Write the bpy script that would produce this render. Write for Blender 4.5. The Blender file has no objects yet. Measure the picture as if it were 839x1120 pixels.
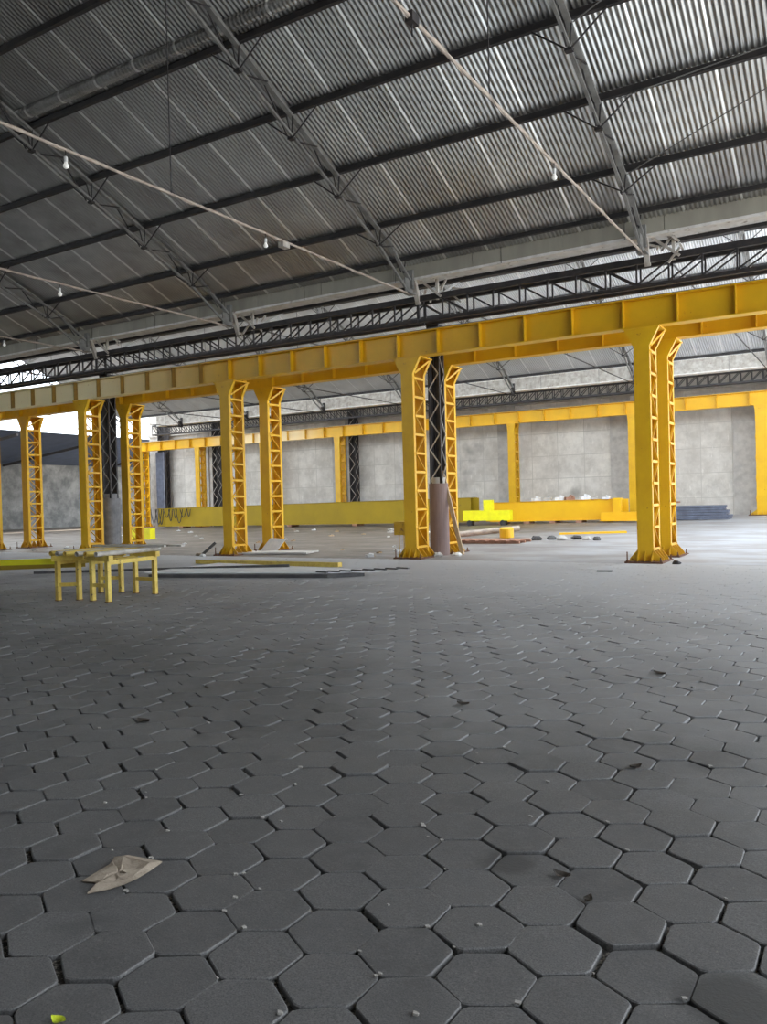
import bpy, math, random
from mathutils import Vector, Matrix
random.seed(7)
SC = bpy.context.scene
COL = SC.collection

# ------------------------------------------------------------------ camera
FPX, YAW, PITCH, ROLL = 886.02, 0.5451, -0.0135, -0.0253
CAM_Z = 1.55
f = Vector((-math.sin(YAW)*math.cos(PITCH), math.cos(YAW)*math.cos(PITCH), math.sin(PITCH)))
r = Vector((math.cos(YAW), math.sin(YAW), 0)); u = r.cross(f)
r2 = r*math.cos(ROLL) + u*math.sin(ROLL); u2 = -r*math.sin(ROLL) + u*math.cos(ROLL)
cam = bpy.data.cameras.new('camera'); cam.sensor_fit = 'HORIZONTAL'; cam.sensor_width = 36.0
cam.lens = FPX/839*36; cam.clip_end = 500
cob = bpy.data.objects.new('camera', cam); COL.objects.link(cob); SC.camera = cob
M4 = Matrix((r2, u2, -f)).transposed().to_4x4(); M4.translation = (0, 0, CAM_Z); cob.matrix_world = M4

# ------------------------------------------------------------------ light
SKY = 4.0
w = bpy.data.worlds.new('sky'); SC.world = w; w.use_nodes = True
bg = w.node_tree.nodes['Background']; bg.inputs[0].default_value = (0.86, 0.93, 1.0, 1); bg.inputs[1].default_value = SKY
sun = bpy.data.lights.new('sun', 'SUN'); sun.energy = 12.0; sun.angle = 0.02; sun.color = (1, .95, .86)
so = bpy.data.objects.new('sun', sun); COL.objects.link(so); so.location = (30, 0, 40)
so.rotation_euler = (0, math.radians(14), 0)
SC.view_settings.view_transform = 'Standard'; SC.view_settings.look = 'None'
SC.view_settings.gamma = 1; SC.view_settings.use_curve_mapping = False
SC.view_settings.exposure = 0.0
try:
    SC.cycles.use_denoising = True
    SC.cycles.max_bounces = 8; SC.cycles.diffuse_bounces = 6
    SC.cycles.sample_clamp_indirect = 6
except Exception: pass

# ------------------------------------------------------------------ materials
def nm(name):
    m = bpy.data.materials.new(name); m.use_nodes = True
    nt = m.node_tree; return m, nt, nt.nodes, nt.links, nt.nodes['Principled BSDF']
def mix(N, L, fac, a, b, mode='MIX'):
    n = N.new('ShaderNodeMix'); n.data_type = 'RGBA'; n.blend_type = mode
    for s, v in ((n.inputs[0], fac), (n.inputs[6], a), (n.inputs[7], b)):
        if isinstance(v, (int, float)): s.default_value = v
        elif isinstance(v, tuple): s.default_value = (*v, 1)
        else: L.new(v, s)
    return n.outputs[2]
def noise(N, L, scale, detail=4, rough=.6, stretch=None, src=None):
    tc = N.new('ShaderNodeTexCoord'); t = N.new('ShaderNodeTexNoise')
    t.inputs['Scale'].default_value = scale; t.inputs['Detail'].default_value = detail; t.inputs['Roughness'].default_value = rough
    s = tc.outputs['Object']
    if stretch:
        mp = N.new('ShaderNodeMapping'); mp.inputs['Scale'].default_value = stretch; L.new(s, mp.inputs[0]); s = mp.outputs[0]
    L.new(s, t.inputs['Vector']); return t.outputs['Fac']
def ramp(N, L, src, a, b):
    n = N.new('ShaderNodeMapRange'); n.inputs['From Min'].default_value = a; n.inputs['From Max'].default_value = b
    L.new(src, n.inputs['Value']); return n.outputs[0]
def mat(name, c1, c2=None, scale=3., lo=.35, hi=.65, rough=.6, metal=0., bump=0., bscale=20., stretch=None, c3=None, s3=1., t3=(.6, .7)):
    m, nt, N, L, P = nm(name)
    c2 = c2 or tuple(x*.8 for x in c1)
    col = mix(N, L, ramp(N, L, noise(N, L, scale, stretch=stretch), lo, hi), c1, c2)
    if c3: col = mix(N, L, ramp(N, L, noise(N, L, s3, 6), *t3), col, c3)
    L.new(col, P.inputs['Base Color'])
    P.inputs['Roughness'].default_value = rough; P.inputs['Metallic'].default_value = metal
    if bump:
        b = N.new('ShaderNodeBump'); b.inputs['Strength'].default_value = bump; b.inputs['Distance'].default_value = .02
        L.new(noise(N, L, bscale, 6), b.inputs['Height']); L.new(b.outputs[0], P.inputs['Normal'])
    return m
YEL = mat('yellow_paint', (.80, .47, .010), (.70, .38, .010), 1.3, rough=.42, c3=(.42, .16, .02), s3=7., t3=(.66, .74))
YELD = mat('yellow_paint_worn', (.72, .43, .012), (.56, .30, .015), 2.5, rough=.5, c3=(.25, .09, .03), s3=9., t3=(.58, .7))
YELO = mat('olive_yellow_paint', (.37, .25, .003), (.31, .21, .004), .8, rough=.7, c3=(.2, .12, .02), s3=3., t3=(.66, .76))
YELG = mat('amber_yellow_paint', (.86, .50, .010), (.78, .42, .010), .8, rough=.42)
LEMON = mat('lemon_yellow_paint', (.95, .90, .015), (.85, .78, .02), 3., rough=.4)
def cream_ramp(name, c1, c2, a, b, a2=None, b2=None):
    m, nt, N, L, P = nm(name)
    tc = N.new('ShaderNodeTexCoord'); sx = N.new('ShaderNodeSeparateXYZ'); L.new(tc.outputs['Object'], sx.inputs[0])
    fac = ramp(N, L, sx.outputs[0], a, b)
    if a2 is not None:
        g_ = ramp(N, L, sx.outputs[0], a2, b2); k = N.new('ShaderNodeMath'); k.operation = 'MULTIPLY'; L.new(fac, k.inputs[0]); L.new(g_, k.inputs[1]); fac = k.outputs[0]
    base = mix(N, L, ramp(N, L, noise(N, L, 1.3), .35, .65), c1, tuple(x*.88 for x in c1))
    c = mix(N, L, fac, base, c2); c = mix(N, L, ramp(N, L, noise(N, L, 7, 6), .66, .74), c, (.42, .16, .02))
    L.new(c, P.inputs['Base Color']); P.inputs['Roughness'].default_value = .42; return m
BEAMF = cream_ramp('yellow_paint_with_cream_glare', (.80, .46, .010), (.92, .80, .50), -.5, -6.5)  # cream glare painted into the left end of the front beam
BEAMB = cream_ramp('amber_paint_with_cream_stretch', (.86, .50, .010), (.90, .72, .40), -8.0, -10.5, -18.5, -15.5)
BROWNY = mat('brown_yellow_paint', (.34, .20, .03), (.24, .14, .03), 4., rough=.6)  # browner yellow for the stiffeners at the front beam's left end
PALEY = mat('pale_yellow_paint', (.80, .62, .13), (.62, .42, .08), 5., rough=.5, c3=(.12, .07, .04), s3=14., t3=(.62, .7))
RUST = mat('rusty_steel', (.20, .09, .045), (.08, .04, .03), 14., rough=.85, bump=.5)
DARK = mat('dark_steel', (.030, .029, .032), (.055, .048, .048), 5., rough=.55, metal=.2)
PURL = mat('purlin_steel', (.018, .018, .02), (.035, .03, .03), 4., rough=.6)
GREYM = mat('grey_painted_steel', (.30, .30, .29), (.17, .165, .16), 3., rough=.5, metal=.2)
LIGHTM = mat('pale_galvanised_steel', (.62, .60, .56), (.38, .34, .30), 4., rough=.5, metal=.1, c3=(.30, .22, .17), s3=6., t3=(.6, .72))
TIEM = mat('pinkish_primed_steel', (.52, .45, .38), (.35, .28, .24), 5., rough=.55)
BEIGE = mat('beige_fascia_sheet', (.42, .40, .33), (.33, .31, .26), 1.5, rough=.6, stretch=(1, 1, .3))
GALV = mat('gutter_sheet', (.90, .88, .85), (.70, .67, .63), 3., rough=.55, c3=(.33, .27, .22), s3=5., t3=(.6, .7))
CONC = mat('pale_concrete', (.55, .53, .50), (.42, .40, .38), 3., rough=.85, bump=.3)
PIPEB = mat('brown_cardboard_pipe', (.27, .19, .17), (.20, .14, .13), 4., rough=.75, stretch=(1, 1, .2))
PIPEG = mat('grey_concrete_pipe', (.22, .22, .23), (.14, .14, .15), 4., rough=.6)
WOOD = mat('pale_timber', (.55, .42, .27), (.40, .29, .18), 6., rough=.8, stretch=(4, 4, .6))
WOODR = mat('reddish_timber', (.40, .22, .15), (.30, .15, .10), 6., rough=.8)
SHEET = mat('steel_sheet_grey', (.90, .91, .92), (.74, .75, .76), 2., rough=.5, metal=.0)
SHEETD = mat('steel_sheet_dark', (.05, .05, .055), (.10, .095, .09), 3., rough=.6)
BLUEG = mat('blue_grey_panel', (.14, .16, .22), (.09, .10, .14), 3., rough=.6)
PAPER = mat('brown_paper', (.45, .38, .30), (.34, .28, .22), 12., rough=.9, bump=.4, bscale=40)
WHITE = mat('white_plastic', (.80, .80, .80), (.65, .66, .68), 5., rough=.5)
LEAFM = mat('dry_leaf', (.035, .030, .025), (.08, .06, .045), 20., rough=.8)
GREENY = mat('yellow_green_leaf', (.60, .68, .03), (.45, .55, .03), 20., rough=.6)
STONE = mat('grit', (.42, .40, .37), (.24, .23, .21), 30., rough=.9)
SHEDB = mat('blue_shed_sheet', (.10, .13, .21), (.07, .09, .15), 1.5, rough=.5)
BLOCKW = None
TRANS = bpy.data.materials.new('added_translucent_roof_sheet'); TRANS.use_nodes = True
_n = TRANS.node_tree.nodes; _l = TRANS.node_tree.links; _n.clear()
_o = _n.new('ShaderNodeOutputMaterial'); _t = _n.new('ShaderNodeBsdfTranslucent'); _d = _n.new('ShaderNodeBsdfDiffuse'); _m = _n.new('ShaderNodeMixShader')
_t.inputs[0].default_value = (.88, .94, 1.0, 1); _d.inputs[0].default_value = (.7, .7, .68, 1); _m.inputs[0].default_value = .12
_l.new(_t.outputs[0], _m.inputs[1]); _l.new(_d.outputs[0], _m.inputs[2]); _l.new(_m.outputs[0], _o.inputs[0])

def dust_and_light(N, L, c, amt=(.47, .47, .48)):   # grey dust thickening towards the columns, with the floor's brightening painted in
    tc = N.new('ShaderNodeTexCoord'); sx = N.new('ShaderNodeSeparateXYZ'); L.new(tc.outputs['Object'], sx.inputs[0])
    k = N.new('ShaderNodeMath'); k.operation = 'MULTIPLY_ADD'; L.new(noise(N, L, .45, 6, .6), k.inputs[0]); k.inputs[1].default_value = 9.0; L.new(sx.outputs[1], k.inputs[2])
    k2 = N.new('ShaderNodeMath'); k2.operation = 'MULTIPLY_ADD'; L.new(sx.outputs[0], k2.inputs[0]); k2.inputs[1].default_value = .3; L.new(k.outputs[0], k2.inputs[2])
    return mix(N, L, ramp(N, L, k2.outputs[0], 8.0, 16.0), c, amt)
def floor_material(name, base):
    m, nt, N, L, P = nm(name)
    a = N.new('ShaderNodeVertexColor'); a.layer_name = 'tone'
    n1 = noise(N, L, .35, 5); n2 = noise(N, L, 9, 8, .7); n3 = noise(N, L, 60, 4, .7)
    c = mix(N, L, ramp(N, L, n1, .35, .65), base, tuple(x*.78 for x in base))
    c = mix(N, L, 1.0, c, a.outputs['Color'], 'MULTIPLY')
    c = mix(N, L, ramp(N, L, n2, .35, .75), c, tuple(x*1.25 for x in base))
    c = mix(N, L, ramp(N, L, n3, .62, .74), c, (.33, .31, .29))
    c = mix(N, L, ramp(N, L, noise(N, L, 160, 3, .8), .40, .62), c, tuple(x*.6 for x in base))
    n4 = noise(N, L, 1.7, 3, .5)
    c = mix(N, L, ramp(N, L, n4, .66, .74), c, tuple(x*.55 for x in base))
    tc = N.new('ShaderNodeTexCoord'); sx = N.new('ShaderNodeSeparateXYZ'); L.new(tc.outputs['Object'], sx.inputs[0])
    for sx_, sy_, sr in ((-1.36, 3.18, .11), (-.40, 2.62, .14)):      # two dark oily stains
        g_ = N.new('ShaderNodeNewGeometry'); vd = N.new('ShaderNodeVectorMath'); vd.operation = 'DISTANCE'
        L.new(g_.outputs['Position'], vd.inputs[0]); vd.inputs[1].default_value = (sx_, sy_, 0)
        k = N.new('ShaderNodeMath'); k.operation = 'MULTIPLY_ADD'; L.new(n2, k.inputs[0]); k.inputs[1].default_value = .12; L.new(vd.outputs['Value'], k.inputs[2])
        c = mix(N, L, ramp(N, L, k.outputs[0], sr+.10, sr+.03), c, tuple(x*.5 for x in base))
    c = dust_and_light(N, L, c)
    L.new(c, P.inputs['Base Color']); P.inputs['Roughness'].default_value = .62
    b = N.new('ShaderNodeBump'); b.inputs['Strength'].default_value = .35; b.inputs['Distance'].default_value = .006
    L.new(n3, b.inputs['Height']); L.new(b.outputs[0], P.inputs['Normal']); return m
PAVE = floor_material('hexagonal_paver', (.165, .163, .162))
m, nt, N, L, P = nm('joint_sand')
c = mix(N, L, ramp(N, L, noise(N, L, 45, 4, .8), .50, .60), (.040, .037, .034), (.34, .31, .27))
c = dust_and_light(N, L, c, (.40, .40, .41))
L.new(c, P.inputs['Base Color']); P.inputs['Roughness'].default_value = .95; JOINT = m
m, nt, N, L, P = nm('dusty_slab')
c = mix(N, L, ramp(N, L, noise(N, L, .5, 6, .65, stretch=(1, 2.2, 1)), .42, .58), (.44, .46, .50), (.34, .33, .34))
c = mix(N, L, ramp(N, L, noise(N, L, 3.2, 6, .7, stretch=(.5, 2, 1)), .60, .72), c, (.60, .58, .55))
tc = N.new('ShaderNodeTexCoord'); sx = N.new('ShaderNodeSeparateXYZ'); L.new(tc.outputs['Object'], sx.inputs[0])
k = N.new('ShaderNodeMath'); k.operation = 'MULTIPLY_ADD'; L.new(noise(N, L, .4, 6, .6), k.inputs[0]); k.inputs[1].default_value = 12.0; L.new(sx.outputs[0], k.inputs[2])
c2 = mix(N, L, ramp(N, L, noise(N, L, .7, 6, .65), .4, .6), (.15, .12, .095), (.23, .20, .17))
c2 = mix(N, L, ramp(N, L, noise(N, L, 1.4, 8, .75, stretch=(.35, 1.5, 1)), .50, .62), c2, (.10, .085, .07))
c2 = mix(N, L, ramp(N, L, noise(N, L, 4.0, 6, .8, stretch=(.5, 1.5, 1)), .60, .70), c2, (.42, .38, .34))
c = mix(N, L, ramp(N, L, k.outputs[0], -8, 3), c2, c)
L.new(c, P.inputs['Base Color']); P.inputs['Roughness'].default_value = .55; SLAB = m

# corrugated sheets: light at the laps painted as pale stripes every 1.2 m, each sheet a little different in tone
def mth(N, L, op, a, b=None):
    n = N.new('ShaderNodeMath'); n.operation = op
    for i, v in enumerate((a, b)):
        if v is None: continue
        if isinstance(v, (int, float)): n.inputs[i].default_value = v
        else: L.new(v, n.inputs[i])
    return n.outputs[0]
def sheet_material(name, ca, cb, cn, cs, cl, rough, metal, w_=1.2):
    m, nt, N, L, P = nm(name)
    tc = N.new('ShaderNodeTexCoord'); sx = N.new('ShaderNodeSeparateXYZ'); L.new(tc.outputs['Object'], sx.inputs[0])
    q = mth(N, L, 'DIVIDE', mth(N, L, 'ADD', sx.outputs[0], 13.2+120), w_)
    lap = mth(N, L, 'LESS_THAN', mth(N, L, 'FRACT', q), .05)
    wn = N.new('ShaderNodeTexWhiteNoise'); wn.noise_dimensions = '1D'; L.new(mth(N, L, 'FLOOR', q), wn.inputs['W'])
    c = mix(N, L, wn.outputs['Value'], ca, cb)
    c = mix(N, L, ramp(N, L, noise(N, L, .8, 5, .6), .4, .7), c, cn)
    c = mix(N, L, ramp(N, L, noise(N, L, 5, 5, .7, stretch=(3, .6, .6)), .62, .78), c, cs)
    c = mix(N, L, lap, c, cl)
    L.new(c, P.inputs['Base Color']); P.inputs['Roughness'].default_value = rough; P.inputs['Metallic'].default_value = metal; return m
CORR = sheet_material('corrugated_sheet', (.36, .36, .35), (.50, .50, .485), (.30, .29, .28), (.30, .25, .21), (.72, .72, .70), .30, .80)
CORR2 = sheet_material('pale_corrugated_sheet', (.60, .61, .62), (.70, .71, .72), (.52, .52, .53), (.45, .43, .41), (.92, .92, .92), .5, .15)

# far concrete wall: cast panels, joints and stains
m, nt, N, L, P = nm('concrete_panel_wall')
tc = N.new('ShaderNodeTexCoord'); mp = N.new('ShaderNodeMapping'); mp.inputs['Rotation'].default_value = (math.pi/2, 0, 0)
L.new(tc.outputs['Object'], mp.inputs[0])
br = N.new('ShaderNodeTexBrick'); L.new(mp.outputs[0], br.inputs['Vector'])
br.inputs['Color1'].default_value = (.76, .73, .68, 1); br.inputs['Color2'].default_value = (.68, .65, .61, 1); br.inputs['Mortar'].default_value = (.48, .46, .42, 1)
br.inputs['Scale'].default_value = 1; br.inputs['Brick Width'].default_value = 1.55; br.inputs['Row Height'].default_value = 1.3; br.inputs['Mortar Size'].default_value = .018
br.offset = 0
c = mix(N, L, ramp(N, L, noise(N, L, .9, 7, .7), .38, .62), br.outputs[0], (.52, .49, .45))
c = mix(N, L, ramp(N, L, noise(N, L, 5, 6, .7, stretch=(1.6, 1, .25)), .58, .72), c, (.86, .84, .80))
c = mix(N, L, ramp(N, L, noise(N, L, .25, 4, .6), .60, .72), c, (.27, .255, .24))
L.new(c, P.inputs['Base Color']); P.inputs['Roughness'].default_value = .9; WALLM = m
m, nt, N, L, P = nm('grey_block_wall')
tc = N.new('ShaderNodeTexCoord'); mp = N.new('ShaderNodeMapping'); mp.inputs['Rotation'].default_value = (math.pi/2, 0, math.pi/2)
L.new(tc.outputs['Object'], mp.inputs[0])
br = N.new('ShaderNodeTexBrick'); L.new(mp.outputs[0], br.inputs['Vector'])
br.inputs['Color1'].default_value = (.30, .30, .29, 1); br.inputs['Color2'].default_value = (.24, .24, .235, 1); br.inputs['Mortar'].default_value = (.16, .16, .155, 1)
br.inputs['Scale'].default_value = 1; br.inputs['Brick Width'].default_value = .8; br.inputs['Row Height'].default_value = .4; br.inputs['Mortar Size'].default_value = .03
c = mix(N, L, ramp(N, L, noise(N, L, .7, 6, .7), .4, .65), br.outputs[0], (.36, .35, .33))
L.new(c, P.inputs['Base Color']); P.inputs['Roughness'].default_value = .9; BLOCKW = m
OUT = mat('outside_concrete_yard', (.50, .48, .44), (.42, .40, .37), .3, rough=.9)
PLASTER = mat('plain_plaster', (.20, .20, .20), (.16, .16, .16), .6, rough=.9)
ASH = mat('dark_roof_underside', (.16, .155, .15), (.10, .10, .10), .8, rough=.8)

# ------------------------------------------------------------------ helpers
def V(*a): return Vector(a)
class MB:
    def __init__(s): s.v = []; s.f = []; s.m = []; s.mi = 0; s.tone = None
    def add(s, vs, fs):
        n = len(s.v); s.v += [tuple(x) for x in vs]; s.f += [tuple(i+n for i in t) for t in fs]; s.m += [s.mi]*len(fs); return s
    def box(s, c, d, rz=0, tilt=None):
        R = Matrix.Rotation(rz, 3, 'Z')
        if tilt: R = R @ Matrix.Rotation(tilt[0], 3, 'X') @ Matrix.Rotation(tilt[1], 3, 'Y')
        c = Vector(c); vs = [c + R @ V(x*d[0]/2, y*d[1]/2, z*d[2]/2) for x in (-1, 1) for y in (-1, 1) for z in (-1, 1)]
        return s.add(vs, [(0, 1, 3, 2), (4, 6, 7, 5), (0, 4, 5, 1), (2, 3, 7, 6), (0, 2, 6, 4), (1, 5, 7, 3)])
    def span(s, a, b):
        return s.box([(a[i]+b[i])/2 for i in range(3)], [abs(b[i]-a[i]) for i in range(3)])
    def bar(s, p, q, w, h, up=(0, 0, 1)):
        p, q = Vector(p), Vector(q); d = (q-p).normalized(); up = Vector(up)
        if abs(d.dot(up)) > .98: up = V(0, 1, 0)
        x = d.cross(up).normalized(); z = x.cross(d)
        vs = [e + x*a*w/2 + z*b*h/2 for e in (p, q) for a, b in ((-1, -1), (1, -1), (1, 1), (-1, 1))]
        return s.add(vs, [(3, 2, 1, 0), (4, 5, 6, 7), (0, 1, 5, 4), (1, 2, 6, 5), (2, 3, 7, 6), (3, 0, 4, 7)])
    def tube(s, p, q, r, r2=None, n=8, hollow=0):
        p, q = Vector(p), Vector(q); d = (q-p).normalized(); r2 = r if r2 is None else r2
        a = V(0, 0, 1) if abs(d.z) < .9 else V(1, 0, 0)
        x = d.cross(a).normalized(); y = d.cross(x)
        ring = lambda e, rr: [e + (x*math.cos(2*math.pi*i/n) + y*math.sin(2*math.pi*i/n))*rr for i in range(n)]
        if not hollow:
            vs = ring(p, r)+ring(q, r2)
            fs = [(i, (i+1) % n, n+(i+1) % n, n+i) for i in range(n)] + [tuple(range(n-1, -1, -1)), tuple(range(n, 2*n))]
        else:
            vs = ring(p, r)+ring(q, r2)+ring(p, hollow)+ring(q, hollow)
            fs = []
            for i in range(n):
                j = (i+1) % n
                fs += [(i, j, n+j, n+i), (2*n+j, 2*n+i, 3*n+i, 3*n+j), (j, i, 2*n+i, 2*n+j), (n+i, n+j, 3*n+j, 3*n+i)]
        return s.add(vs, fs)
    def path(s, pts, r, n=6):
        for a, b in zip(pts[:-1], pts[1:]): s.tube(a, b, r, n=n)
        return s
    def lathe(s, c, prof, n=16):
        c = Vector(c); vs = []; fs = []
        for (rr, z) in prof: vs += [c+V(rr*math.cos(2*math.pi*i/n), rr*math.sin(2*math.pi*i/n), z) for i in range(n)]
        for k in range(len(prof)-1):
            for i in range(n): j = (i+1) % n; fs.append((k*n+i, k*n+j, (k+1)*n+j, (k+1)*n+i))
        fs += [tuple(range(n-1, -1, -1)), tuple(range((len(prof)-1)*n, len(prof)*n))]
        return s.add(vs, fs)
    def prism(s, pts, d):          # polygon pts extruded by d
        d = Vector(d); n = len(pts); vs = [Vector(p) for p in pts]+[Vector(p)+d for p in pts]
        return s.add(vs, [tuple(range(n-1, -1, -1)), tuple(range(n, 2*n))]+[(i, (i+1) % n, n+(i+1) % n, n+i) for i in range(n)])
    def build(s, name, mats, parent=None, loc=None, smooth=False):
        off = Vector((0, 0, 0)); p = parent
        while p is not None: off += p.location; p = p.parent
        if loc is not None and parent is None: off = Vector(loc)
        me = bpy.data.meshes.new(name)
        me.from_pydata([(x-off.x, y-off.y, z-off.z) for x, y, z in s.v], [], s.f)
        if not isinstance(mats, (list, tuple)): mats = [mats]
        for mm in mats: me.materials.append(mm)
        if len(mats) > 1: me.polygons.foreach_set('material_index', s.m)
        if smooth: me.polygons.foreach_set('use_smooth', [True]*len(me.polygons))
        me.update()
        o = bpy.data.objects.new(name, me); COL.objects.link(o)
        if parent is not None: o.parent = parent
        elif loc is not None: o.location = loc
        return o
def tag(o, label=None, cat=None, group=None, kind=None):
    if label: o['label'] = label
    if cat: o['category'] = cat
    if group: o['group'] = group
    if kind: o['kind'] = kind
    return o
def struct(mb, name, mats, smooth=False): return tag(mb.build(name, mats, smooth=smooth), kind='structure')
def empty(name, loc, label, cat, group=None):
    o = bpy.data.objects.new(name, None); COL.objects.link(o); o.location = loc; o.empty_display_size = .2
    return tag(o, label, cat, group)
def copy_tree(o, loc, label, group=None):
    c = o.copy(); COL.objects.link(c); c.location = loc; c['label'] = label
    if group: c['group'] = group
    for ch in [x for x in o.children]:
        d = ch.copy(); COL.objects.link(d); d.parent = c
        for g in [x for x in ch.children]:
            e = g.copy(); COL.objects.link(e); e.parent = d
    return c
def gz(x, y):                      # the slab rises a little towards the far right corner
    return min(max((y-21)/22.5, 0), 1)*min(max((x+42)/38, 0), 1)*0.4

XS = [-4.48, -10.61, -17.07, -23.74, -29.66]      # crane column lines
Y0 = 18.86; GAP = 1.86; HC = 5.36
ZR, SL = 16.0, .42                                 # front roof plane z = ZR - SL*y
roofz = lambda y: ZR-SL*y
EAVE = 19.2
# second bay roof
Y2A, Y2R, Y2B = 20.05, 31.0, 41.4
R2 = 12.35; s2a = (R2-7.98)/(Y2R-Y2A); s2b = (R2-8.02)/(Y2B-Y2R)
roof2a = lambda y: R2-s2a*(Y2R-y)
roof2b = lambda y: R2-s2b*(y-Y2R)

# ================================================================== STRUCTURE
# floor: hexagonal pavers over a sand bed, then slab
mb = MB(); tones = []
HX, HY, R_ = .30, .2615, .30/math.sqrt(3)
y = 2.387-HY*5; row = 0
rng = random.Random(3)
while y < 18.4:
    x0 = -1.103 + (HX/2 if row % 2 == 0 else 0) - HX*round(((1.55*max(y, 0)+2.2)-1.1)/HX)
    x = x0
    lim = 2.5
    while x < lim:
        # each block has its own small offset, turn and tilt
        cx = x+rng.gauss(0, .004); cy = y+rng.gauss(0, .004); a0 = rng.gauss(0, .018)
        # the laying line wanders a little towards the left
        cy += .05*math.sin(x*.55+.6)*max(0, min(1, (-x-3)/4))
        dz = rng.gauss(0, .0025); tx = rng.gauss(0, .010); ty = rng.gauss(0, .010)
        rr = R_*(1.005+rng.uniform(-.018, .004)); n0 = len(mb.v)
        vs = []
        fill = min(max((y-9)/6, 0), 1)          # joints are filled with dust towards the columns
        jit = [rng.gauss(1, .010) for _ in range(12)]
        for (k, zz) in ((1.0, -.040), (1.0, -.0035+.002*fill), (.975, 0.0), (.90, .0005)):
            for i in range(6):
                a = math.pi/2+i*math.pi/3+a0
                for q_, s_ in ((0, -1), (1, 1)):
                    aa = a+s_*.07; rc = rr*(.940+.02*fill)*k*jit[2*i+q_]
                    px, py = rc*math.cos(aa), rc*math.sin(aa)
                    vs.append((cx+px, cy+py, zz+(dz+tx*px+ty*py)*(1-.75*fill)))
        fs = [tuple(range(36, 48))]
        for b in (0, 12, 24):
            for i in range(12): fs.append((b+i, b+(i+1) % 12, b+12+(i+1) % 12, b+12+i))
        mb.add(vs, fs)
        t = rng.gauss(1, .12); tones += [t]*12+[t*1.28]*24+[t]*12
        x += HX
    y += HY; row += 1
npv = len(mb.v)
mb.mi = 1
def slab(mb, xs, ys, zf):
    vs = [(x, y, zf(x, y)) for y in ys for x in xs]; nx = len(xs)
    mb.add(vs, [(j*nx+i, j*nx+i+1, (j+1)*nx+i+1, (j+1)*nx+i) for j in range(len(ys)-1) for i in range(nx-1)])
slab(mb, [-48, -30, -20, -10, -5, 0, 2.6, 10], [-11, -5, 0, 3, 6, 9, 12, 15, 18.5], lambda x, y: -.024 if y < 7 else (-.014 if y < 12 else -.005))
mb.mi = 2
slab(mb, [-48+2*i for i in range(26)], [18.5, 19.5, 21, 23, 26, 29, 32, 36, 40, 43.5, 46], lambda x, y: gz(x, y)+(-.012 if y < 19 else 0))
slab(mb, [-64, -56, -48], [18.5, 30, 46, 62], lambda x, y: 0)
floor = mb.build('floor', [PAVE, JOINT, SLAB]); tag(floor, kind='structure')
ca = floor.data.color_attributes.new('tone', 'FLOAT_COLOR', 'POINT')
buf = []
for i in range(len(mb.v)):
    t = tones[i] if i < npv else 1.0
    buf += [t, t, t*1.01, 1]
ca.data.foreach_set('color', buf)

mb = MB()   # yard outside
for (a, b) in (((10.02, -60), (120, 120)), ((2.0, 46.2), (10.02, 120)), ((-160, 62), (2.0, 120)), ((-160, -60), (-64, 62)), ((-64, -60), (10.02, -11.3)), ((-64, -11.3), (-48.02, 18.5)), ((-64, 46), (2.0, 62))):
    mb.add([(a[0], a[1], -.05), (b[0], a[1], -.05), (b[0], b[1], -.05), (a[0], b[1], -.05)], [(0, 1, 2, 3)])
struct(mb, 'ground', OUT)

def corrugate(mb, x0, x1, prof, pitch=.10, amp=.019):
    # prof: list of (y, z); waves run along x
    NS = 6; n = int((x1-x0)/pitch*NS); m_ = len(prof); vs = []
    nr = []
    for k in range(m_):
        a = prof[max(k-1, 0)]; b = prof[min(k+1, m_-1)]
        d = V(0, b[0]-a[0], b[1]-a[1]).normalized(); nr.append((-d.z, d.y))
    for i in range(n+1):
        x = x0+i*pitch/NS; o = amp*math.sin(2*math.pi*i/NS+.5)
        for k, (y, z) in enumerate(prof): vs.append((x, y+nr[k][0]*o, z+nr[k][1]*o))
    mb.add(vs, [(i*m_+k, (i+1)*m_+k, (i+1)*m_+k+1, i*m_+k+1) for i in range(n) for k in range(m_-1)])
mb = MB()
RX0, RX1 = -40.0, 10.0
P1 = [(EAVE+.3, roofz(EAVE+.3)), (14, roofz(14)), (8, roofz(8)), (4, roofz(4))]
corrugate(mb, RX0, RX1, P1)
struct(mb, 'ceiling', CORR, True); mb = MB()
corrugate(mb, -47.5, 3.0, [(Y2R, R2), (36, roof2b(36)), (Y2B, roof2b(Y2B))])
corrugate(mb, -44.0, 3.0, [(Y2A, roof2a(Y2A)), (22.5, roof2a(22.5))])
corrugate(mb, -44.0, 3.0, [(29.8, roof2a(29.8)), (Y2R, R2)])
TR = [(-44, -38), (-35, -30), (-27, -20), (-18, 3)]
pe = -44.0
for a_, b_ in TR[1:]+[(3, 3)]:
    pass
solid = []; x_ = -44.0
for a_, b_ in TR:
    if a_ > x_: solid.append((x_, a_))
    x_ = b_
for a_, b_ in solid: corrugate(mb, a_, b_, [(22.5, roof2a(22.5)), (29.8, roof2a(29.8))])
struct(mb, 'ceiling', CORR2, True)
mb = MB()       # unseen translucent sheets added to the near slope to brighten the second bay
for a_, b_ in TR: corrugate(mb, a_, b_, [(22.5, roof2a(22.5)), (29.8, roof2a(29.8))])
struct(mb, 'ceiling', TRANS)
mb = MB()   # slope behind the camera
def backslope(x0, x1, ya, yb):
    z = lambda y: roofz(4)-SL*(4-y)
    mb.add([(x0, ya, z(ya)), (x1, ya, z(ya)), (x1, yb, z(yb)), (x0, yb, z(yb))], [(0, 1, 2, 3)])
backslope(-22, 10, -11.2, 4); backslope(-40, -36, -11.2, 4); backslope(-36, -22, -11.2, -8); backslope(-36, -22, -2, 4)
struct(mb, 'ceiling', ASH)
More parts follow.
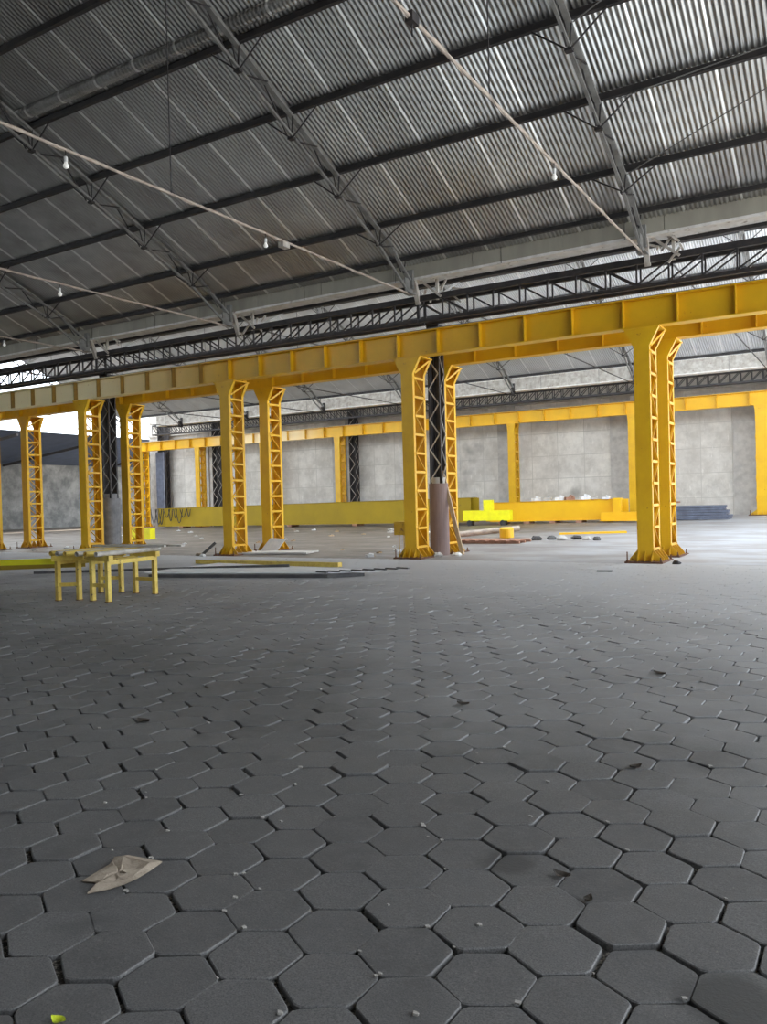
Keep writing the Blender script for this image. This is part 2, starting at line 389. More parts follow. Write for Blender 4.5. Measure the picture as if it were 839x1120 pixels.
mb = MB(); backslope(-36, -22, -8, -2); struct(mb, 'ceiling', TRANS)  # unseen translucent patch added to light the left end of the beam

# outer walls of the front bay
mb = MB(); mb.span((-40, -11.4, -.05), (10, -11.2, 9.6)); struct(mb, 'wall_front', PLASTER)
mb = MB()
yz = [(-11.4, -.05), (18.9, -.05), (18.9, 8.05), (4, 14.5), (-11.4, 8.1)]
mb.prism([(-40.2, y, z) for y, z in yz], (.2, 0, 0)); struct(mb, 'wall_left', PLASTER)
mb = MB()   # right wall of the front bay, tall gateway in it
mb.prism([(10, y, z) for y, z in [(-11.4, -.05), (-3, -.05), (-3, 11.5), (-11.4, 8.1)]], (.2, 0, 0))
struct(mb, 'wall_right', PLASTER)
# far wall
mb = MB()
mb.span((-48.6, 45.0, -.1), (6, 45.25, 9.4))
struct(mb, 'wall_back', WALLM)
mb = MB()  # shallow pilasters and a ledge across the far wall
for x in [-5.6, -11.9, -18.6, -24.8, -30.6, -36.8, -42.9, -47.9]:
    mb.span((x-.55, 44.90, -.05), (x+.55, 45.0, 7.0))
mb.span((-48.6, 44.82, 6.95), (6, 45.0, 7.2))
struct(mb, 'trim_1', CONC)
mb = MB()  # roofing piece above the far gutter
mb.add([(-44, 42.2, 8.05), (6, 42.2, 8.05), (6, 45.1, 9.0), (-44, 45.1, 9.0)], [(0, 1, 2, 3)])
struct(mb, 'ceiling', ASH)
# low shed beyond the left end
mb = MB(); mb.span((-60.3, 24, -.05), (-60, 62, 5.35)); struct(mb, 'wall_left', BLOCKW)
mb = MB(); mb.add([(-60.2, 20, 5.35), (-60.2, 62, 5.35), (-50, 62, 6.95), (-50, 20, 6.95)], [(0, 1, 2, 3)])
mb.add([(-60.2, 20, 5.40), (-60.2, 62, 5.40), (-50, 62, 7.0), (-50, 20, 7.0)], [(0, 1, 2, 3)])
struct(mb, 'ceiling', SHEDB)

# ================================================================== ROOF STEEL
pur_w = [('highest', 'above the upper roof sheets'), ]
PY = [9.2, 10.79, 12.39, 14.08, 15.81, 17.62, 18.9]
plab = ['dark roof purlin crossing the very top left corner of the picture, above all others',
        'dark steel purlin of the near roof, sixth one up from the beige fascia',
        'dark steel purlin with a pale rolled corrugated strip lying along its upper side',
        'dark steel purlin of the near roof, third one up from the beige fascia',
        'dark steel purlin of the near roof, second one up from the beige fascia',
        'dark steel purlin of the near roof, next above the one at the fascia',
        'dark steel eave purlin running right along the top edge of the beige fascia']
for y, lb in zip(PY, plab):
    z = roofz(y)-.02
    mb = MB()
    hh = .12 if y < 18.5 else .09
    mb.span((-39.9, y-.035, z-hh), (9.9, y+.035, z-.01))
    mb.span((-39.9, y-.035, z-hh-.015), (9.9, y+.06, z-hh))
    tag(mb.build('purlin', PURL, loc=(-15, y, z)), lb, 'purlin', None)
for i, y in enumerate([33.2, 35.3, 37.4, 39.4, 41.1]):
    z = roof2b(y)-.02; mb = MB(); mb.span((-47.4, y-.04, z-.12), (2.9, y+.04, z))
    lb = ['dark purlin highest up on the far bay roof', 'dark purlin on the far bay roof, second from its top', 'dark purlin halfway down the far bay roof',
          'dark purlin on the far bay roof, next to the one at the eave', 'dark eave purlin along the top of the far pale gutter'][i]
    tag(mb.build('purlin', PURL, loc=(-20, y, z)), lb, 'purlin')

# pale rolled strip of corrugated sheet lying above the purlin
mb = MB(); pr = []
yb, zb = 12.14, roofz(12.14)-.03
for i in range(9):
    a = math.radians(-20+220*i/8); sl = math.atan(SL)
    du, dn = math.cos(a)*.135, -math.sin(a)*.12
    pr.append((yb+du*math.cos(sl)-dn*math.sin(-sl)*1, zb-du*math.sin(sl)+dn*math.cos(sl)))
corrugate(mb, -17.3, -8.2, pr, amp=.009)
tag(mb.build('ridge_strip', CORR, loc=(-12, yb, zb)), 'rolled corrugated metal strip lying along the purlin at top left', 'roof strip')

# trusses --------------------------------------------------------------
def truss(name, x, label, near=True):
    """lattice rafter with tie; near bay from the gutter up over the ridge, far bay both slopes"""
    if near: segs = [((EAVE-.05, 1), (4.0, 1)), ]
    root = empty(name, (x, (EAVE if near else Y2B), 7.1), label, 'roof truss')
    def slope(ya, yb, zf, ps, foot_y, foot_z, sub):
        sg = 1 if yb > ya else -1
        def top(y): return V(x, y, zf(y)-.20)
        def bot(y):
            t = min(1, abs(y-foot_y)/3.0); return V(x, y, zf(y)-.22-.47*min(1, .55+t*.45))
        up = MB(); up.bar(V(x, ya, foot_z+.35) if abs(ya-foot_y) < .3 else top(ya), top(ya+sg*1.2), .11, .06); up.bar(top(ya+sg*1.2), top(yb), .11, .06)
        up.build('top_chord', GREYM, root)
        lo = MB(); lo.bar(V(x, foot_y, foot_z), bot(ya+sg*1.6), .055, .055); lo.bar(bot(ya+sg*1.6), bot(yb), .055, .055)
        lo.build('bottom_chord', GREYM, root)
        wb = MB(); ys = [ya+sg*.3]+ps+[yb]
        for a, b in zip(ys[:-1], ys[1:]):
            mid = (a+b)/2
            wb.tube(bot(a), top(a)+V(.05, 0, 0), .018, n=5); wb.tube(bot(a)+V(0, sg*.15, 0), top(mid)+V(-.05, 0, 0), .018, n=5)
            wb.tube(top(mid)+V(.05, 0, 0), bot(b)+V(0, -sg*.15, 0), .018, n=5)
            wb.tube(bot(a), top(a)+V(-.05, sg*.1, 0), .016, n=5)
        wb.build('web', DARK, root)
        for y in ps:
            kb = MB(); b = bot(y)
            for s in (-1, 1): kb.tube(b, V(x+s*.68, y, zf(y)-.16), .018, n=5)
            kb.box(b, (.14, .12, .05))
            kb.build('knee_brace', DARK if sub else GREYM, root)
    if near:
        slope(EAVE-.05, 4.0, roofz, [17.62, 15.81, 14.08, 12.39, 10.79, 9.2], EAVE-.1, 7.12, True)
        slope(-11.0, 4.0, lambda y: roofz(4)-SL*(4-y), [-8, -5, -2, 1], -11.0, 7.12, True)
        ty = (-11.1, EAVE)
    else:
        slope(Y2A+.1, Y2R, roof2a, [22.5, 24.6, 26.7, 28.8], Y2A+.1, 7.2, True)
        slope(Y2B-.1, Y2R, roof2b, [39.4, 37.4, 35.3, 33.2], Y2B-.1, 7.2, True)
        ty = (Y2A, Y2B)
    t = MB(); t.tube((x, ty[0], 7.10), (x, ty[1], 7.10), .024, n=8)
    if near:
        for i in range(60):    # cable wound along the tie
            y = 6+i*.22
            t.tube((x+.03*math.sin(i), y, 7.10+.03*math.cos(i)), (x+.03*math.sin(i+1), y+.22, 7.10+.03*math.cos(i+1)), .008, n=4)
    t.build('tie_rod', TIEM if near else DARK, root)
    for yy in ((10.5, 4.0) if near else (Y2R,)):
        h = MB(); h.tube((x, yy, 7.1), (x, yy, (roofz(yy) if near else R2)-.3), .011, n=5); h.build('hanger', DARK, root)
    g = MB(); e = EAVE-.1 if near else Y2B-.1; sg = 1 if near else 1
    g.box((x, e, 7.28), (.03, .42, .42)); g.box((x, e+.05, 7.10), (.22, .30, .03)); g.box((x, e+.12, 7.5), (.16, .10, .5))
    g.build('foot_plate', GREYM if near else DARK, root)
    return root
names = ['open lattice roof truss nearest the right side, its foot above the rightmost yellow columns',
         'near bay lattice roof truss landing above the central yellow column pair',
         'near bay lattice roof truss landing above the third yellow column pair from right',
         'dark open lattice roof truss of the near bay above the left column pair',
         'dim open lattice roof truss of the near bay at the far left edge']
for x, nme in zip(XS, names): truss('roof_truss', x, nme)
fn = ['on the right, above the double column', 'second from the right', 'third from the right', 'fourth from the right', 'fifth from the right', 'sixth from the right', 'farthest left']
for x, n_ in zip(XS+[-35.9, -41.9, -47.6], fn+['closing its open left end']): truss('roof_truss', x+.4, 'dark far bay roof truss beyond the gutter, '+n_, near=False)

# bracing rods under the right-hand sheets
BR = [((-3.9, 10.79), (1.6, 12.5)), ((-4.4, 14.08), (1.6, 11.9)), ((-4.2, 15.81), (1.6, 15.3)), ((-4.4, 17.62), (1.7, 15.0))]
for i, (a, b) in enumerate(BR):
    mb = MB(); mb.tube((a[0], a[1], roofz(a[1])-.22), (b[0], b[1], roofz(b[1])-.22), .012, n=5)
    lb = ['thin dark bracing rod under the top right roof sheets, highest of four', 'thin dark bracing rod slanting up right from the near right truss to the top right',
          'thin nearly level bracing rod at right below the slanting ones', 'thin bracing rod lowest at right, just above the fascia'][i]
    tag(mb.build('bracing_rod', GREYM, loc=(a[0], a[1], roofz(a[1]))), lb, 'bracing rod')

# gutter with beige fascia between the bays
def gutter(y, z0, z1, wd, x0, x1, label, fm):
    g = empty('gutter', (-15, y, z0), label, 'gutter')
    a = MB(); step = 2.4; x = x0
    while x < x1-.01:
        a.span((x, y-.012, z0+.02), (min(x+step-.012, x1), y+.012, z1)); x += step
    a.span((x0, y+.013, z0+.02), (x1, y+.02, z1))
    a.build('fascia', fm, g)
    a = MB(); a.span((x0, y, z0-.02), (x1, y+wd, z0+.02)); a.span((x0, y+wd-.02, z0), (x1, y+wd, z0+.3)); a.span((x0, y-.02, z0-.03), (x1, y+.03, z0+.03))
    a.build('trough', GALV, g)
    a = MB(); a.span((x0, y+wd+.02, z0-.10), (x1, y+wd+.14, z0+.06)); a.build('edge_beam', PURL, g)
    xx = x0+1
    while xx < x1:
        a = MB(); a.tube((xx, y-.03, z0-.02), (xx, y-.03, z1), .008, n=4); xx += 3.1
        a.build('hanger', DARK, g)
gutter(19.28, 7.52, 8.0, .52, -40, 3.0, 'long beige gutter fascia with a pale metal trough between the two roof bays', BEIGE)
gutter(41.45, 7.35, 8.05, .6, -44, 3.0, 'pale far gutter fascia along the foot of the far bay roof', LIGHTM)

# clumps of white rags and brackets at the truss feet
for x, lb in zip(XS[:4], ['pale bracket bundle at the foot of the rightmost near truss', 'pale bracket bundle where the second near truss from right meets the gutter',
                          'pale bracket bundle where the third near truss from right meets the gutter', 'pale bracket bundle at the gutter above the left column pair']):
    mb = MB(); rg = random.Random(int(-x*10))
    for k in range(7):
        a = V(x+.25+rg.uniform(-.1, .9), 19.55+rg.uniform(-.1, .3), 7.35+rg.uniform(-.2, .25)); b = a+V(rg.uniform(-.35, .35), rg.uniform(-.1, .1), rg.uniform(-.35, .25))
        mb.bar(a, b, .045, .05)
    mb.bar((x+.1, 19.5, 7.55), (x+.75, 19.5, 7.0), .05, .06); mb.bar((x+.6, 19.6, 7.58), (x+.6, 19.6, 6.95), .07, .07); mb.bar((x, 19.5, 7.56), (x+1.3, 19.5, 7.56), .08, .05)
    mb.bar((x+.02, 19.35, 7.5), (x+.02, 19.6, 6.9), .12, .12)
    tag(mb.build('bracket', LIGHTM, loc=(x, 19.5, 7.3)), lb, 'bracket')

# jack trusses carrying the gutter between building columns
def jack(xa, xm, xb, y1, y2, zb, zt, label, step=.77, tall=.15, m=DARK):
    g = empty('lattice_girder', ((xa+xb)/2, y1, zb), label, 'girder')
    c = MB()
    for y in (y1, y2): c.span((xa, y-.05, zt-tall), (xb, y+.05, zt))
    c.build('top_chord', m, g)
    c = MB()
    for y in (y1, y2): c.span((xa, y-.05, zb), (xb, y+.05, zb+.09))
    c.build('bottom_chord', m, g)
    wv = MB(); wd = MB(); n = max(2, round(abs(xb-xa)/step)); n += n % 2
    for i in range(n+1):
        x = xa+(xb-xa)*i/n
        for y in (y1, y2): wv.bar((x, y, zb+.1), (x, y, zt-.1), .04, .04)
    for i in range(n):
        x1 = xa+(xb-xa)*i/n; x2 = xa+(xb-xa)*(i+1)/n; mid = (x1+x2)/2
        down = (mid > xm)                # diagonals fall towards the middle of the span
        p, q_ = ((x1, zb+.1), (x2, zt-.15)) if down else ((x1, zt-.15), (x2, zb+.1))
        for y in (y1, y2): wd.bar((p[0], y, p[1]), (q_[0], y, q_[1]), .036, .036)
    wv.v, n0 = wv.v, len(wv.v)
    wv.add(wd.v, wd.f); wv.build('web', m, g)
    return g
jack(-10.59, -4.48, 2.6, 19.6, 20.0, 6.40, 7.12, 'black lattice girder above the yellow beam, right span, over the rightmost double column')
jack(-23.72, -17.07, -10.63, 19.6, 20.0, 6.40, 7.12, 'black lattice girder above the yellow beam, middle span between two black lattice columns')
jack(-36.5, -29.66, -23.76, 19.6, 20.0, 6.40, 7.12, 'black lattice girder above the yellow beam, left span running out of frame')
jack(-46, -22, 3.0, 42.9, 43.2, 6.85, 7.62, 'dark lattice girder above the far yellow beam, under the far gutter', step=.5, tall=.14)

# ================================================================== CRANE STEEL
def crane_column(label, loc, depth=.70, wid=.34, H=HC, mat_=YEL, group=None, fl=.22):
    x, y, z = loc; g = empty('crane_column', loc, label, 'column', group)
    for nm_, yf, s in (('front_channel', y, 1), ('back_channel', y+depth, -1)):
        c = MB(); c.span((x-wid/2, yf-.006, z+.03), (x+wid/2, yf+.006, z+H-.02))
        for sx_ in (-1, 1):
            c.span((x+sx_*wid/2-.008, min(yf, yf+s*.10), z+.03), (x+sx_*wid/2+.008, max(yf, yf+s*.10), z+H-.02))
        c.build(nm_, mat_, g)
    L_ = MB(); n = 9; z0 = .30; dz = (H-.55-z0)/n
    for sx_ in (-1, 1):
        xx = x+sx_*(wid/2+.006)
        for i in range(n+1):
            L_.span((xx-.01, y+.03, z+z0+i*dz-.03), (xx+.01, y+depth-.03, z+z0+i*dz+.03))
            if i < n:
                a, b = (y+.07, y+depth-.07) if i % 2 else (y+depth-.07, y+.07)
                L_.bar((xx, a, z+z0+i*dz), (xx, b, z+z0+(i+1)*dz), .016, .05, up=(1, 0, 0))
    L_.build('lacing', mat_, g)
    cp = MB()   # flared head
    for yy in (y-.004, y+depth-.008):
        cp.prism([(x-wid/2, yy, z+H-.45), (x+wid/2, yy, z+H-.45), (x+wid/2+fl, yy, z+H-.03), (x-wid/2-fl, yy, z+H-.03)], (0, .012, 0))
    for sx_ in (-1, 1):
        for (ya, yb) in ((y, y+.10), (y+depth-.10, y+depth)):
            cp.add([(x+sx_*wid/2, ya, z+H-.45), (x+sx_*wid/2, yb, z+H-.45), (x+sx_*(wid/2+fl), yb, z+H-.03), (x+sx_*(wid/2+fl), ya, z+H-.03),
                    (x+sx_*(wid/2-.012), ya, z+H-.45), (x+sx_*(wid/2-.012), yb, z+H-.45), (x+sx_*(wid/2+fl-.012), yb, z+H-.03), (x+sx_*(wid/2+fl-.012), ya, z+H-.03)],
                   [(0, 1, 2, 3), (7, 6, 5, 4), (0, 3, 7, 4), (1, 5, 6, 2), (0, 4, 5, 1), (3, 2, 6, 7)])
        cp.bar((x+sx_*(wid/2+.02), y+.1, z+H-.42), (x+sx_*(wid/2+fl-.02), y+depth-.1, z+H-.06), .02, .05)
    cp.span((x-wid/2-fl-.02, y-.02, z+H-.03), (x+wid/2+fl+.02, y+depth+.02, z+H))
    cp.build('capital', mat_, g)
    b = MB(); b.span((x-.42, y-.22, z-.01), (x+.42, y+depth+.22, z+.03))
    b.build('base_plate', RUST, g)
    gs = MB()
    for sx_ in (-1, 1):
        for yy in (y, y+depth*.33, y+depth*.66, y+depth):
            gs.prism([(x+sx_*wid/2, yy-.008, z+.03), (x+sx_*(wid/2+.20), yy-.008, z+.03), (x+sx_*(wid/2+.18), yy-.008, z+.09), (x+sx_*wid/2, yy-.008, z+.30)], (0, .016, 0))
    for sy, yy in ((-1, y), (1, y+depth)):
        for xx in (x-wid/2+.01, x, x+wid/2-.01):
            gs.prism([(xx-.008, yy, z+.03), (xx-.008, yy+sy*.16, z+.03), (xx-.008, yy+sy*.14, z+.08), (xx-.008, yy, z+.28)], (.016, 0, 0))
    gs.build('gusset', YELD, g)
    an = MB()
    for sx_ in (-1, 1):
        for sy in (-1, 1):
            an.tube((x+sx_*.37, y+depth/2+sy*(depth/2+.17), z), (x+sx_*.37, y+depth/2+sy*(depth/2+.17), z+.13+(.12 if sx_ < 0 and sy < 0 else 0)), .014, n=6)
            an.tube((x+sx_*.37, y+depth/2+sy*(depth/2+.17), z+.03), (x+sx_*.37, y+depth/2+sy*(depth/2+.17), z+.06), .028, n=6)
    an.build('anchor_bolt', RUST, g)
    return g
cf = ['front yellow lattice column at right with its broad plain face, nearest of all columns',
      'front yellow lattice column in the centre, left of the brown pipe and black lattice',
      'front yellow lattice column of the third pair from right, rubble at its foot',
      'front yellow lattice column just left of the grey pipe and behind the trestles',
      'front yellow lattice column cut by the left picture edge']
cb = ['rear yellow lattice column close behind the nearest right column',
      'rear yellow lattice column in the centre with a timber plank leaning against it',
      'rear yellow lattice column with a white sheet against its foot, third pair from right',
      'rear yellow lattice column just right of the grey pipe',
      'rear yellow lattice column near the left edge in front of the grey block wall']
proto = crane_column(cf[0], (XS[0], Y0, 0))
for i in range(1, 5): copy_tree(proto, (XS[i], Y0, 0), cf[i])
for i in range(5): copy_tree(proto, (XS[i], Y0+GAP, 0), cb[i])
XF = [-4.65, -10.86, -17.65, -23.7, -29.66, -35.9, -41.96, -47.84]
fl = ['far yellow column by the stained wall at the right picture edge', 'far yellow column peeping out left of the nearest right column', 'far yellow column in front of the wall between the centre and right columns',
      'far yellow column hidden mostly behind the central front column', 'far yellow column beside a black lattice post left of the centre', 'far yellow column behind the third pair of near columns',
      'far yellow column beside a black post, second from the left along the far wall', 'far yellow column at the left end of the far beam']
pf = crane_column(fl[0], (XF[0], 43.3, gz(XF[0], 43.5)), fl=.04)
for i, x in enumerate(XF):
    z = gz(x, 43.5); c = pf if i == 0 else copy_tree(pf, (x, 43.3, z), fl[i]); c.scale = (1.15 if i else 1.5, 1, (5.78-z)/HC)

def beam(y, x0, x1, zb, zt, label, stx, railm=True, wd=.34, m=YEL):
    g = empty('crane_beam', ((x0+x1)/2, y, zb), label, 'beam')
    a = MB(); a.span((x0, y-.006, zb+.02), (x1, y+.006, zt-.02)); a.build('web', m, g)
    a = MB(); a.span((x0, y-wd/2, zt-.022), (x1, y+wd/2, zt)); a.build('top_flange', m, g)
    a = MB(); a.span((x0, y-wd/2, zb), (x1, y+wd/2, zb+.022)); a.build('bottom_flange', m, g)
    for x in stx:
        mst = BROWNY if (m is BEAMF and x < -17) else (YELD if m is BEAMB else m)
        a = MB(); a.span((x-.008, y-wd/2+.01, zb+.022), (x+.008, y-.006, zt-.022)); a.span((x-.008, y+.006, zb+.022), (x+.008, y+wd/2-.01, zt-.022))
        a.build('stiffener', mst, g)
    if railm:
        a = MB(); a.span((x0, y-.03, zt), (x1, y+.03, zt+.05)); a.span((x0, y-.06, zt), (x1, y+.06, zt+.012)); a.build('rail', GREYM, g)
    return g
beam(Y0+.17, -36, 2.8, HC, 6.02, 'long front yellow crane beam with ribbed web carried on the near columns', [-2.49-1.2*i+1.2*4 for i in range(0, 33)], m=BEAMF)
beam(Y0+GAP+.17, -36, 2.8, HC, 6.02, 'rear yellow crane beam running parallel just behind the front one', [-2.3-1.2*i+1.2*4 for i in range(0, 33)])
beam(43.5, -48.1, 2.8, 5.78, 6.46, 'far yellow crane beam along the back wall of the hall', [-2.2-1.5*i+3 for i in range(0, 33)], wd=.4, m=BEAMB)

# building columns: dark lattice posts
def lattice_post(label, x, y, z0, z1, wx, wy, sleeve=None, step=.42, m=DARK, m2=LIGHTM):
    g = empty('lattice_post', (x, y, z0), label, 'post')
    c = MB()
    for sx_ in (-1, 1):
        for sy in (-1, 1): c.span((x+sx_*wx/2-.03, y+sy*wy/2-.03, z0), (x+sx_*wx/2+.03, y+sy*wy/2+.03, z1))
    c.span((x-wx/2-.04, y-wy/2-.04, z0), (x+wx/2+.04, y+wy/2+.04, z0+.03)); c.span((x-wx/2-.04, y-wy/2-.04, z1-.03), (x+wx/2+.04, y+wy/2+.04, z1))
    c.span((x-wx/2-.02, y-wy/2, z0), (x-wx/2-.012, y+wy/2, z1)); c.span((x-wx/2, y+wy/2+.012, z0), (x+wx/2, y+wy/2+.02, z1))
    c.build('post_angles', m, g)
    l_ = MB(); n = int((z1-z0)/step)
    for i in range(n):
        za, zb_ = z0+i*step, z0+(i+1)*step; s = 1 if i % 2 else -1
        for sy in (-1,): l_.bar((x-s*wx/2, y+sy*(wy/2+.035), za), (x+s*wx/2, y+sy*(wy/2+.035), zb_), .035, .012, up=(0, 1, 0))
        for sx_ in (1,): l_.bar((x+sx_*(wx/2+.035), y-s*wy/2, za), (x+sx_*(wx/2+.035), y+s*wy/2, zb_), .012, .035, up=(1, 0, 0))
    l_.build('lacing', m2, g)
    if sleeve:
        r_, h, mm, capm = sleeve
        s_ = MB(); s_.tube((x, y, z0), (x, y, z0+h), r_, n=24, hollow=r_-.04)
        for k in range(1, 4): s_.tube((x, y, z0+h*k/4), (x, y, z0+h*k/4+.015), r_+.006, n=24, hollow=r_-.01)
        o = s_.build('sleeve', mm, g)
        k_ = MB(); k_.tube((x, y, z0+h-.02), (x, y, z0+h+.17), r_*.72, n=20); k_.build('concrete_fill', capm, g)
    return g
lattice_post('black lattice post in the centre rising out of a brown pipe', -10.42, Y0+1.33, 0, 6.4, .30, .26, sleeve=(.27, 2.0, PIPEB, CONC))
lattice_post('dark lattice post at left rising out of a grey pipe', -23.9, Y0+1.33, 0, 6.4, .36, .30, sleeve=(.33, 1.9, PIPEG, PIPEG), m2=GREYM)
for x, wx, lb in ((-29.1, .42, 'black lattice post against the far wall left of the centre column'), (-41.1, .42, 'black lattice post against the far wall near its left end'), (-46.5, .75, 'wide dark post at the left end of the far wall')):
    lattice_post(lb, x, 44.45, 0, 8.2, wx, .4, m2=DARK if wx > .5 else LIGHTM, step=.5)
mb = MB(); mb.span((-46.85, 43.95, 0), (-46.1, 44.1, 5.7)); tag(mb.build('dark_panel', BLUEG, loc=(-46.5, 44.2, 0)), 'tall dark blue board standing against the left end of the far wall', 'panel')
lattice_post('grey lattice post behind the yellow beam at the far right edge', -4.1, 44.6, .3, 8.0, .45, .3, m2=GREYM, m=GREYM)

# shed beams at left
for i, (ya, yb_) in enumerate(((26, 31), (33, 38.5), (40, 46), (50, 55))):
    mb = MB(); mb.bar((-60.15, ya, 5.16), (-50, yb_-4, 6.72), .12, .18)
    tag(mb.build('shed_rafter', DARK, loc=(-60, ya, 5.2)), 'black sloping rafter under the blue shed roof, ' + ['nearest the left picture edge', 'second from the left', 'third from the left', 'rightmost'][i], 'rafter')

# ================================================================== FALLEN GIRDERS
def box_girder(label, a, b, h, wd, m, lift=.12, ribs=0, lipped=True):
    a, b = Vector(a), Vector(b); d = (b-a).normalized(); nrm = V(-d.y, d.x, 0)
    g = empty('girder', ((a+b)/2)[:], label, 'girder')
    z = V(0, 0, 1); w_ = MB()
    for s in (-1, 1): w_.bar(a+nrm*s*(wd/2-.05)+z*(lift+h/2), b+nrm*s*(wd/2-.05)+z*(lift+h/2), .015, h-.04)
    w_.build('web_plate', m, g)
    for nm_, zz in (('top_flange', h-.012), ('bottom_flange', .012)):
        q_ = MB(); q_.bar(a+z*(lift+zz), b+z*(lift+zz), wd, .024); q_.build(nm_, m, g)
    for p in (a, b):
        e = MB(); e.bar(p+z*(lift+.02), p+z*(lift+h-.02), wd-.06, .03, up=nrm); e.build('end_plate', m, g)
    n = 5
    for i in range(n):
        s_ = MB(); p = a+(b-a)*(i+.5)/n
        s_.box(p+z*(lift/2), (.3, wd+.1, lift)); s_.build('timber_block', WOODR, g)
    return g
G1 = box_girder('long olive yellow box girder lying on the floor across the hall', (-43.5, 41.2, .02), (-17.7, 38.2, .22), 1.28, .7, YELO)
G2 = box_girder('amber yellow box girder lying at right with debris on top', (-17.0, 38.9, .2), (-10.4, 39.3, .27), 1.0, .7, YELG)
# saddle end of girder 2
mb = MB(); mb.span((-11.2, 38.5, .37), (-9.4, 38.85, .75)); mb.span((-10.6, 38.5, .75), (-10.25, 38.85, 1.42)); mb.span((-11.2, 38.3, .33), (-9.2, 39.0, .37))
mb.build('saddle', YELG, G2)
mb = MB(); mb.span((-17.86, 37.2, .44), (-15.3, 37.55, .95)); mb.span((-16.72, 37.2, .95), (-16.30, 37.55, 1.47))
T = empty('end_carriage', (-17, 37.4, gz(-17, 37.4)), 'bright lemon yellow T shaped end carriage in front of the olive girder', 'crane part')
mb.build('carriage_beam', LEMON, T)
mb = MB()
for x in (-17.5, -15.7):
    mb = MB(); mb.tube((x, 37.2, .32), (x, 37.5, .32), .15, n=16); mb.build('wheel', DARK, T)
# left end piece of girder 1 plus dark cables hanging over it
mb = MB(); mb.span((-30.3, 26.6, .05), (-28.9, 26.95, .55)); mb.span((-30.3, 26.5, .0), (-28.9, 27.05, .06))
tag(mb.build('end_carriage', LEMON, loc=(-29.6, 26.8, 0)), 'short bright yellow end piece on the floor just right of the left rear column', 'crane part')
mb = MB(); rg = random.Random(5)
for k in range(9):
    x = -43.8+k*.48+rg.uniform(-.1, .1); yy = 40.72+.0*k-(x+43.5)*.116; w_ = rg.uniform(.15, .35); dp = rg.uniform(.5, 1.1)
    pts = []
    for i in range(9):
        t = i/8; pts.append((x-w_+2*w_*t, 40.70-(x+43.5)*.116, 1.36-dp*math.sin(math.pi*t)))
    mb.path(pts, .03, n=5)
tag(mb.build('cable', DARK, loc=(-42, 40.7, 1)), 'black cables looped over the left end of the olive girder', 'cable')
# debris on girder 2
rg = random.Random(11)
for k in range(7):
    x = -14.6+k*.6+rg.uniform(-.1, .1); z = .25+.12+1.0; y_ = 39.0
    s_ = rg.uniform(.16, .28); mb = MB()
    mb.box((x, y_, z+s_*.3), (s_*1.7, .3, s_*.6), rg.uniform(0, 1)); mb.box((x+.1, y_, z+s_*.6+.02), (s_*.8, .2, s_*.4), rg.uniform(0, 2), (.2, .3))
    tag(mb.build('scrap_box', [WHITE, CONC, WHITE, WOODR][k % 4], loc=(x, y_, z)), 'small scrap lump on top of the amber girder, ' + ['leftmost', 'second from left', 'third from left', 'in the middle', 'third from right', 'second from right', 'rightmost'][k], 'scrap')

# things on the slab
def g3(x, y): return (x, y, gz(x, y))
mb = MB(); z = gz(-7, 40)
for k in range(6): mb.box((-7.15+.1*(k % 2), 40.2, z+.06+k*.11), (2.9-.1*k, 1.2, .09), .02*k)
S = empty('sheet_stack', (-7.1, 40.2, z), 'low stack of blue grey panels on the floor at right, by the far wall', 'stack'); mb.build('panels', BLUEG, S)
mb = MB(); mb.box((-9.0, 41.6, z+.82), (1.6, .5, .08), .05); mb.box((-9.0, 41.6, z+.4), (1.2, .4, .8)); tag(mb.build('crate', WOODR, loc=(-9, 41.6, z)), 'brown crate beside the blue grey stack behind the right column', 'crate')
# drum, pallet and pipe in the middle
mb = MB(); x, y_ = -10.75, 25.8; z = gz(x, y_)
mb.lathe((x, y_, z+.12), [(.24, 0), (.24, .30), (.19, .36), (.16, .36)], 20)
tag(mb.build('yellow_bucket', YELG, loc=(x, y_, z)), 'yellow round tub standing on the pallet right of the centre columns', 'tub')
P_ = empty('pallet', (-11.1, 24.9, gz(-11, 25)), 'low reddish timber pallet on the floor right of the centre columns', 'pallet'); z = gz(-11, 25)
for k in range(7):
    mb = MB(); mb.box((-12.2+k*.36, 25.2, z+.10), (.22, 1.3, .03), .03); mb.build('board', WOODR, P_)
for k in range(3):
    mb = MB(); mb.box((-11.1, 24.7+k*.5, z+.04), (2.5, .09, .08)); mb.build('bearer', WOODR, P_)
mb = MB(); mb.tube((-12.9, 25.3, z+.22), (-10.6, 26.6, z+.42), .10, n=14, hollow=.08); tag(mb.build('pipe', TIEM, loc=(-12, 26, z)), 'pinkish pipe lying on the pallet right of the centre columns', 'pipe')
mb = MB(); z = gz(-10, 27)
mb.bar((-10.2, 29.6, z+.05), (-7.9, 30.4, z+.08), .5, .08); tag(mb.build('flat_bar', YELG, loc=(-10, 29, z)), 'flat yellow steel bar on the floor in front of the amber girder', 'bar')
rg = random.Random(21); SCRAP = []
for k in range(6):
    x, y_ = -9.9+k*.42, 26.6+rg.uniform(-.3, .3)
    SCRAP.append((x, y_, rg.uniform(.13, .22), [DARK, SHEETD, CONC, DARK, CONC, SHEETD][k], 'small scrap part in the dark heap before the amber girder, ' + ['leftmost', 'second from left', 'third from left', 'third from right', 'second from right', 'rightmost'][k]))
